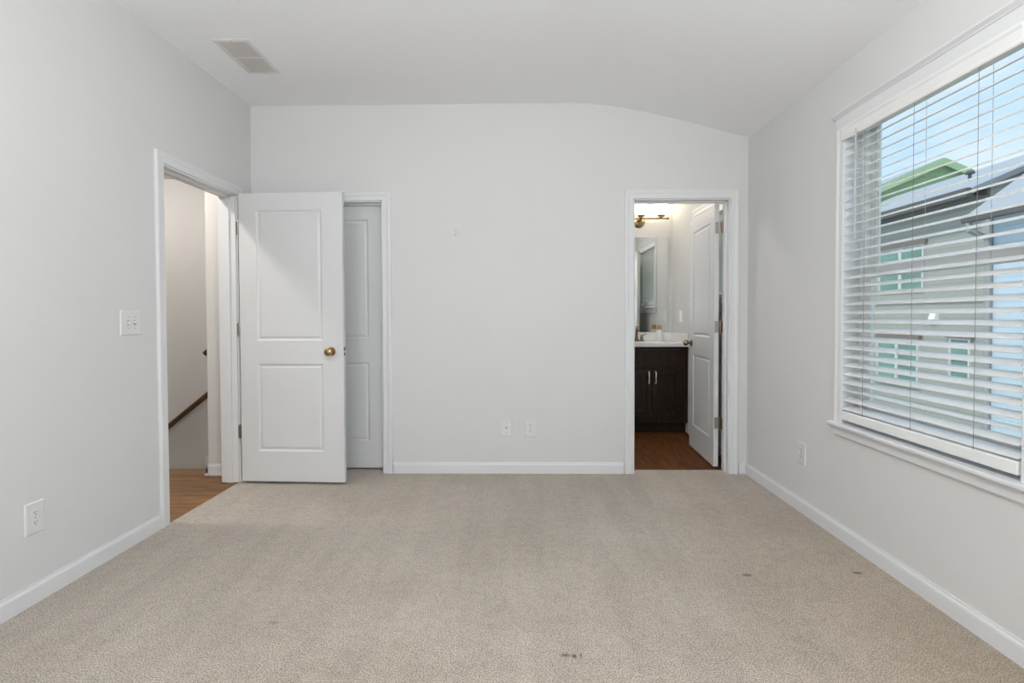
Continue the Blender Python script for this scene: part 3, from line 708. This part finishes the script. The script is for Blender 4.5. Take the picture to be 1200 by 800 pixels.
for q in ((VX0,VX0+.018,VF+.036,5.748,.10,VT-.001),(XR-.02,XR-.002,VF+.036,5.748,.10,VT-.001),(VX0+.018,XR-.02,5.735,5.748,.10,VT-.001),(VX0+.018,XR-.02,VF+.036,5.735,.10,.118),
          (VX0,VX0+.04,VF+.018,VF+.036,.10,VT-.001),(1.0,1.04,VF+.018,VF+.036,.10,VT-.001),(1.585,XR-.002,VF+.018,VF+.036,.10,VT-.001),(VX0+.04,1.0,VF+.018,VF+.036,VT-.045,VT-.001),(1.04,1.585,VF+.018,VF+.036,VT-.045,VT-.001),
          (VX0+.04,1.585,VF+.018,VF+.036,.10,.18),(1.04,1.585,VF+.018,VF+.036,.63,.68),(VX0+.04,1.0,VF+.018,VF+.036,.63,.68)): box(vb,*q)
box(vb,VX0+.02,XR-.002,VF+.09,5.748,-.003,.10)
obj('body',vb,'espresso',va,.002)
def shaker(x0,x1,z0_,z1_,name,par,flat=False):
    bm=bmesh.new(); y=VF
    if flat: box(bm,x0,x1,y,y+.018,z0_,z1_)
    else:
        s_=.052
        for q in ((x0,x0+s_,z0_,z1_),(x1-s_,x1,z0_,z1_),(x0+s_,x1-s_,z0_,z0_+s_),(x0+s_,x1-s_,z1_-s_,z1_)): box(bm,q[0],q[1],y,y+.018,q[2],q[3])
        box(bm,x0+s_,x1-s_,y+.010,y+.018,z0_+s_,z1_-s_)
    return obj(name,bm,'espresso',par,.002)
def pull(par,x,z,L=.10,vert=True):
    bm=bmesh.new(); pts=[(x,VF,z-L/2),(x,VF-.022,z-L/2),(x,VF-.028,z-L/2+.012),(x,VF-.028,z+L/2-.012),(x,VF-.022,z+L/2),(x,VF,z+L/2)]
    if not vert: pts=[(x+(p[2]-z),p[1],z) for p in pts]
    tube(bm,pts,.0058,8); o=obj('handle',bm,'handle_metal',par,0,True); o['label']='polished metal bar pull'
shaker(1.035,1.590,.665,.835,'false_drawer_front',va,True)
dL=shaker(1.035,1.310,.172,.640,'door',va); pull(dL,1.278,.560,.115)
dR=shaker(1.315,1.590,.172,.640,'door',va); pull(dR,1.346,.560,.115)
for z_a,z_b in ((.172,.40),(.415,.64),(.665,.835)):
    q=shaker(VX0+.04,.99,z_a,z_b,'drawer',va,True); pull(q,(VX0+1.03)/2,(z_a+z_b)/2,.11,False)
ct=thing('vanity_countertop','white vanity countertop with backsplash on the dark cabinet','countertop',((VX0+XR)/2,5.45,VT))
SXc,SYc=1.30,5.44
cb=bmesh.new()     # slab with an oval basin opening
n=40; outer=[]; zt_=VT+.032
xa,xb,ya,yb=VX0-.01,XR-.001,VF-.025,5.749
def edgept(a_):
    dxx,dyy=math.cos(a_),math.sin(a_); tx=((xb-SXc) if dxx>0 else (xa-SXc))/dxx if abs(dxx)>1e-6 else 1e9; ty=((yb-SYc) if dyy>0 else (ya-SYc))/dyy if abs(dyy)>1e-6 else 1e9
    k=min(tx,ty); return (SXc+k*dxx,SYc+k*dyy)
angs=sorted([2*math.pi*k/n for k in range(n)]+[math.atan2(Y-SYc,X-SXc)%(2*math.pi) for X in (xa,xb) for Y in (ya,yb)])
O=[cb.verts.new((*edgept(a_),zt_)) for a_ in angs]; OB=[cb.verts.new((*edgept(a_),VT)) for a_ in angs]
I=[cb.verts.new((SXc+.20*math.cos(a_),SYc+.15*math.sin(a_),zt_)) for a_ in angs]; IB=[cb.verts.new((SXc+.20*math.cos(a_),SYc+.15*math.sin(a_),VT)) for a_ in angs]
m_=len(angs)
for k in range(m_):
    j=(k+1)%m_
    cb.faces.new((O[k],O[j],I[j],I[k])); cb.faces.new((O[k],O[j],OB[j],OB[k])); cb.faces.new((I[k],I[j],IB[j],IB[k])); cb.faces.new((OB[k],OB[j],IB[j],IB[k]))
obj('slab',cb,'counter',ct)
obj('backsplash',BX((xa,xb,5.730,5.749,zt_,.992)),'counter',ct,.003)
obj('side_splash',BX((XR-.020,XR-.001,ya+.02,5.730,zt_,.992)),'counter',ct,.003)
bm=bmesh.new(); prev=None
for f_,z_ in ((1.0,VT+.031),(.97,VT-.01),(.85,VT-.06),(.6,VT-.10),(.15,VT-.115)):
    r=[bm.verts.new((SXc+.2*f_*math.cos(2*math.pi*k/32),SYc+.15*f_*math.sin(2*math.pi*k/32),z_)) for k in range(32)]
    if prev:
        for k in range(32): bm.faces.new((prev[k],prev[(k+1)%32],r[(k+1)%32],r[k]))
    prev=r
bm.faces.new(prev); obj('sink_basin',bm,'porcelain',ct,0,True)
# faucet: centerset, bridge base, spout and two levers
fz=zt_; fx,fy=1.262,5.66
fa=thing('faucet','bronze two-lever faucet on the vanity countertop','faucet',(fx,fy,fz))
bm=bmesh.new(); box(bm,fx-.08,fx+.08,fy-.024,fy+.024,fz,fz+.012); lathe(bm,[(.026,.012),(.020,.03),(.014,.05),(.014,.10)],18,Matrix.Translation((fx,fy,fz)))
obj('base',bm,'bronze',fa,.004)
obj('spout',tube(bmesh.new(),[(fx,fy,fz+.09),(fx,fy-.01,fz+.135),(fx,fy-.035,fz+.160),(fx,fy-.07,fz+.155),(fx,fy-.095,fz+.13),(fx,fy-.1,fz+.11)],[.013,.0125,.012,.011,.010,.010],12),'bronze',fa,0,'all')
for s_ in (-1,1):
    bm=bmesh.new(); lathe(bm,[(.020,.012),(.016,.035),(.012,.055),(.014,.066),(.004,.07)],16,Matrix.Translation((fx+s_*.055,fy,fz)))
    tube(bm,[(fx+s_*.055,fy,fz+.062),(fx+s_*.085,fy-.004,fz+.070),(fx+s_*.105,fy-.006,fz+.080)],[.006,.005,.006],8)
    obj('lever_handle',bm,'bronze',fa,0,True)
# bottle
bx_,by_=1.500,5.625
bo=thing('soap_bottle','white bottle with gold cap on the vanity countertop','bottle',(bx_,by_,fz))
obj('body',lathe(bmesh.new(),[(.032,0),(.034,.005),(.034,.105),(.030,.118),(.018,.126),(.018,.13)],24,Matrix.Translation((bx_,by_,fz))),'bottle_white',bo,0,True)
o=obj('cap',lathe(bmesh.new(),[(.024,.128),(.024,.172),(.021,.176)],24,Matrix.Translation((bx_,by_,fz))),'gold_cap',bo,0,True); o['label']='gold screw cap'
# mirror
mi=thing('bathroom_mirror','frameless rectangular mirror above the bathroom vanity','mirror',(1.1,5.745,1.0))
obj('backing',BX((.60,1.625,5.744,5.749,.998,2.035)),'slot_grey',mi)
obj('mirror_glass',BX((.598,1.627,5.739,5.7441,.996,2.037)),'mirror_silver',mi,.001)
# vanity light
cx=1.305; zb_=2.225
vl=thing('vanity_light','brass vanity light with lit frosted glass shades above the mirror','wall light',(cx,5.75,zb_))
obj('wall_plate',lathe(bmesh.new(),[(.062,0),(.062,.008),(.050,.018),(.02,.022)],28,Matrix.Translation((cx,5.75,zb_-.02))@front()),'brass',vl,0,True)
bm=bmesh.new(); cyl(bm,(cx,5.745,zb_-.01),(cx,5.64,zb_),.010,12); cyl(bm,(cx-.285,5.64,zb_),(cx+.285,5.64,zb_),.009,12)
for s_ in (-1,1): lathe(bm,[(.004,-.012),(.013,-.008),(.013,.008),(.004,.012)],12,Matrix.Translation((cx+s_*.287,5.64,zb_))@Matrix.Rotation(math.pi/2,4,'Y'))
obj('arm',bm,'brass',vl,0,True)
for dx_ in (-.215,0,.215):
    h=obj('shade_holder',lathe(bmesh.new(),[(.012,0),(.014,.01),(.036,.022),(.042,.034),(.042,.040)],24,Matrix.Translation((cx+dx_,5.64,zb_))),'brass',vl,0,True)
    g=obj('lamp_shade',lathe(bmesh.new(),[(.040,.036),(.058,.042),(.060,.05),(.060,.225),(.056,.228)],28,Matrix.Translation((cx+dx_,5.64,zb_))),'lit_glass',vl,0,True); g['label']='glowing frosted glass shade'
mat('bath_fill_glass',(1,1,1),.4,emit=((1,.98,.95),BATH_FILL))
flush_lamp('bath_fill_lamp','unseen round flush lamp added to brighten the bathroom, above the doorway',.75,4.75,2.60,.11,'bath_fill_glass')  # added source out of view, lifts the bathroom walls
# outlet on the bathroom right wall
outlet('white outlet on the bathroom right wall above the countertop',(XR,5.45,1.17),-math.pi/2,.075,.118)

# ------------------------------------------------------------------ outside: neighbouring houses and ground
struct('ground',BX(1.85,60,-30,60,-6.2,-6.0),'outside_grass','grass ground between the houses far below the window','ground')
# beige house
A=thing('beige_house','beige sided house with grey roof, facing the bedroom window','house',(11,17,-6.0))
obj('wall',prism(bmesh.new(),[(11,-6.0),(17,-6.0),(17,4.2),(14,5.46),(11,4.2)],1,12.35,19.6),'beige_siding',A)
rf=bmesh.new(); prism(rf,[(10.55,4.02),(10.55,4.16),(14.0,5.62),(17.45,4.16),(17.45,4.02),(14.0,5.48)],1,12.31,19.75)
obj('roof',rf,'grey_shingle',A)
obj('gutter',BX((10.42,10.6,12.35,19.75,3.93,4.16)),'fascia_dark',A,.02)
o=obj('soffit',BX((10.55,11.0,12.35,19.6,3.90,3.97)),'fascia_dark',A)
obj('corner_board',BX((10.96,11.02,12.33,12.47,-6.0,3.95)),'stone_trim',A)
obj('trim_band',BX((10.97,11.0,12.47,19.6,1.50,1.60)),'beige_siding',A)
obj('roof_vent',lathe(bmesh.new(),[(.04,0),(.04,.28),(.11,.29),(.11,.32),(.07,.37),(.02,.38)],16,Matrix.Translation((11.9,14.0,4.62))),'fascia_dark',A,0,True)
def house_window(par,X,ya,yb,za,zb,face=-1,n=1,shade=True):
    w=(yb-ya)/n
    for k in range(n):
        a_,b_=ya+k*w,ya+(k+1)*w; fb=bmesh.new(); e_=.05
        for q in ((a_,a_+e_,za,zb),(b_-e_,b_,za,zb),(a_+e_,b_-e_,zb-e_,zb),(a_+e_,b_-e_,za,za+e_),(a_+e_,b_-e_,(za+zb)/2-.03,(za+zb)/2+.03)): box(fb,X-.06,X+.005,q[0],q[1],q[2],q[3])
        f_=obj('window',fb,'house_frame',par)
        obj('pane',BX(X-.02,X-.001,a_+e_,b_-e_,za+e_,zb-e_),'teal_glass',f_)
    obj('window_hood',BX(X-.10,X,ya-.08,yb+.08,zb,zb+.10),'brown_awning',par)
house_window(A,11,14.30,16.05,1.85,3.13,n=2)
house_window(A,11,14.45,16.10,-.85,.52,n=2)
house_window(A,11,12.80,13.42,-.45,.60,n=1)
house_window(A,11,17.5,18.3,1.85,3.13); house_window(A,11,17.5,18.3,-.85,.52)
dv=obj('dryer_vent',prism(bmesh.new(),[(11.0,1.02),(10.86,1.04),(10.92,1.22),(11.0,1.22)],1,13.82,14.02),'vinyl_white',A); dv['label']='white vent hood'
# green gabled house beyond
G=thing('green_house','green sided gabled house rising behind the grey roof','house',(16.2,24,-6.0))
px,pz,sl=15.95,6.87,.43
gb=bmesh.new(); prism(gb,[(11.6,-6.0),(20.8,-6.0),(20.8,pz-sl*4.6),(px,pz),(11.6,pz-sl*4.6)],1,20.02,30); obj('wall',gb,'green_siding',G)
hw=5.1
gb=bmesh.new(); prism(gb,[(px-hw,pz+.10-sl*hw),(px,pz+.10),(px+hw,pz+.10-sl*hw),(px+hw,pz+.24-sl*hw),(px,pz+.24),(px-hw,pz+.24-sl*hw)],1,19.92,30.2); obj('roof',gb,'grey_shingle',G)
gb=bmesh.new(); prism(gb,[(px-hw,pz-.06-sl*hw),(px,pz-.06),(px+hw,pz-.06-sl*hw),(px+hw,pz+.22-sl*hw),(px,pz+.22),(px-hw,pz+.22-sl*hw)],1,19.84,19.92); obj('rake_board',gb,'green_trim',G)
gb=bmesh.new(); prism(gb,[(px-hw,pz+.02-sl*hw),(px,pz+.02),(px+hw,pz+.02-sl*hw),(px+hw,pz+.1-sl*hw),(px,pz+.1),(px-hw,pz+.1-sl*hw)],1,19.92,20.02); obj('soffit',gb,'green_trim',G)
# pale blue house, nearer on the right
B=thing('blue_house','pale blue sided house with grey roof at the right edge of the window','house',(10.35,8,-6.0))
obj('wall',BX(10.35,16,2.0,11.55,-6.0,3.30),'blue_siding',B)
gb=bmesh.new(); prism(gb,[(10.35,3.25),(16.0,3.25),(13.2,5.5)],1,2.0,11.6); obj('gable_wall',gb,'grey_siding',B)
gb=bmesh.new(); prism(gb,[(10.0,3.28),(13.2,5.62),(16.4,3.28),(16.4,3.42),(13.2,5.78),(10.0,3.42)],1,1.6,11.80); obj('roof',gb,'grey_shingle',B)
obj('gutter',BX((9.88,10.02,1.6,11.85,3.22,3.40)),'fascia_dark',B,.02)
obj('downspout',tube(bmesh.new(),[(9.95,11.72,3.25),(9.95,11.70,3.05),(10.26,11.60,2.86),(10.29,11.58,2.6),(10.29,11.58,-5.9)],.06,8),'stone_trim',B)
house_window(B,10.35,8.6,10.2,-.9,.5,n=2); house_window(B,10.35,8.6,10.2,1.3,2.6,n=2)
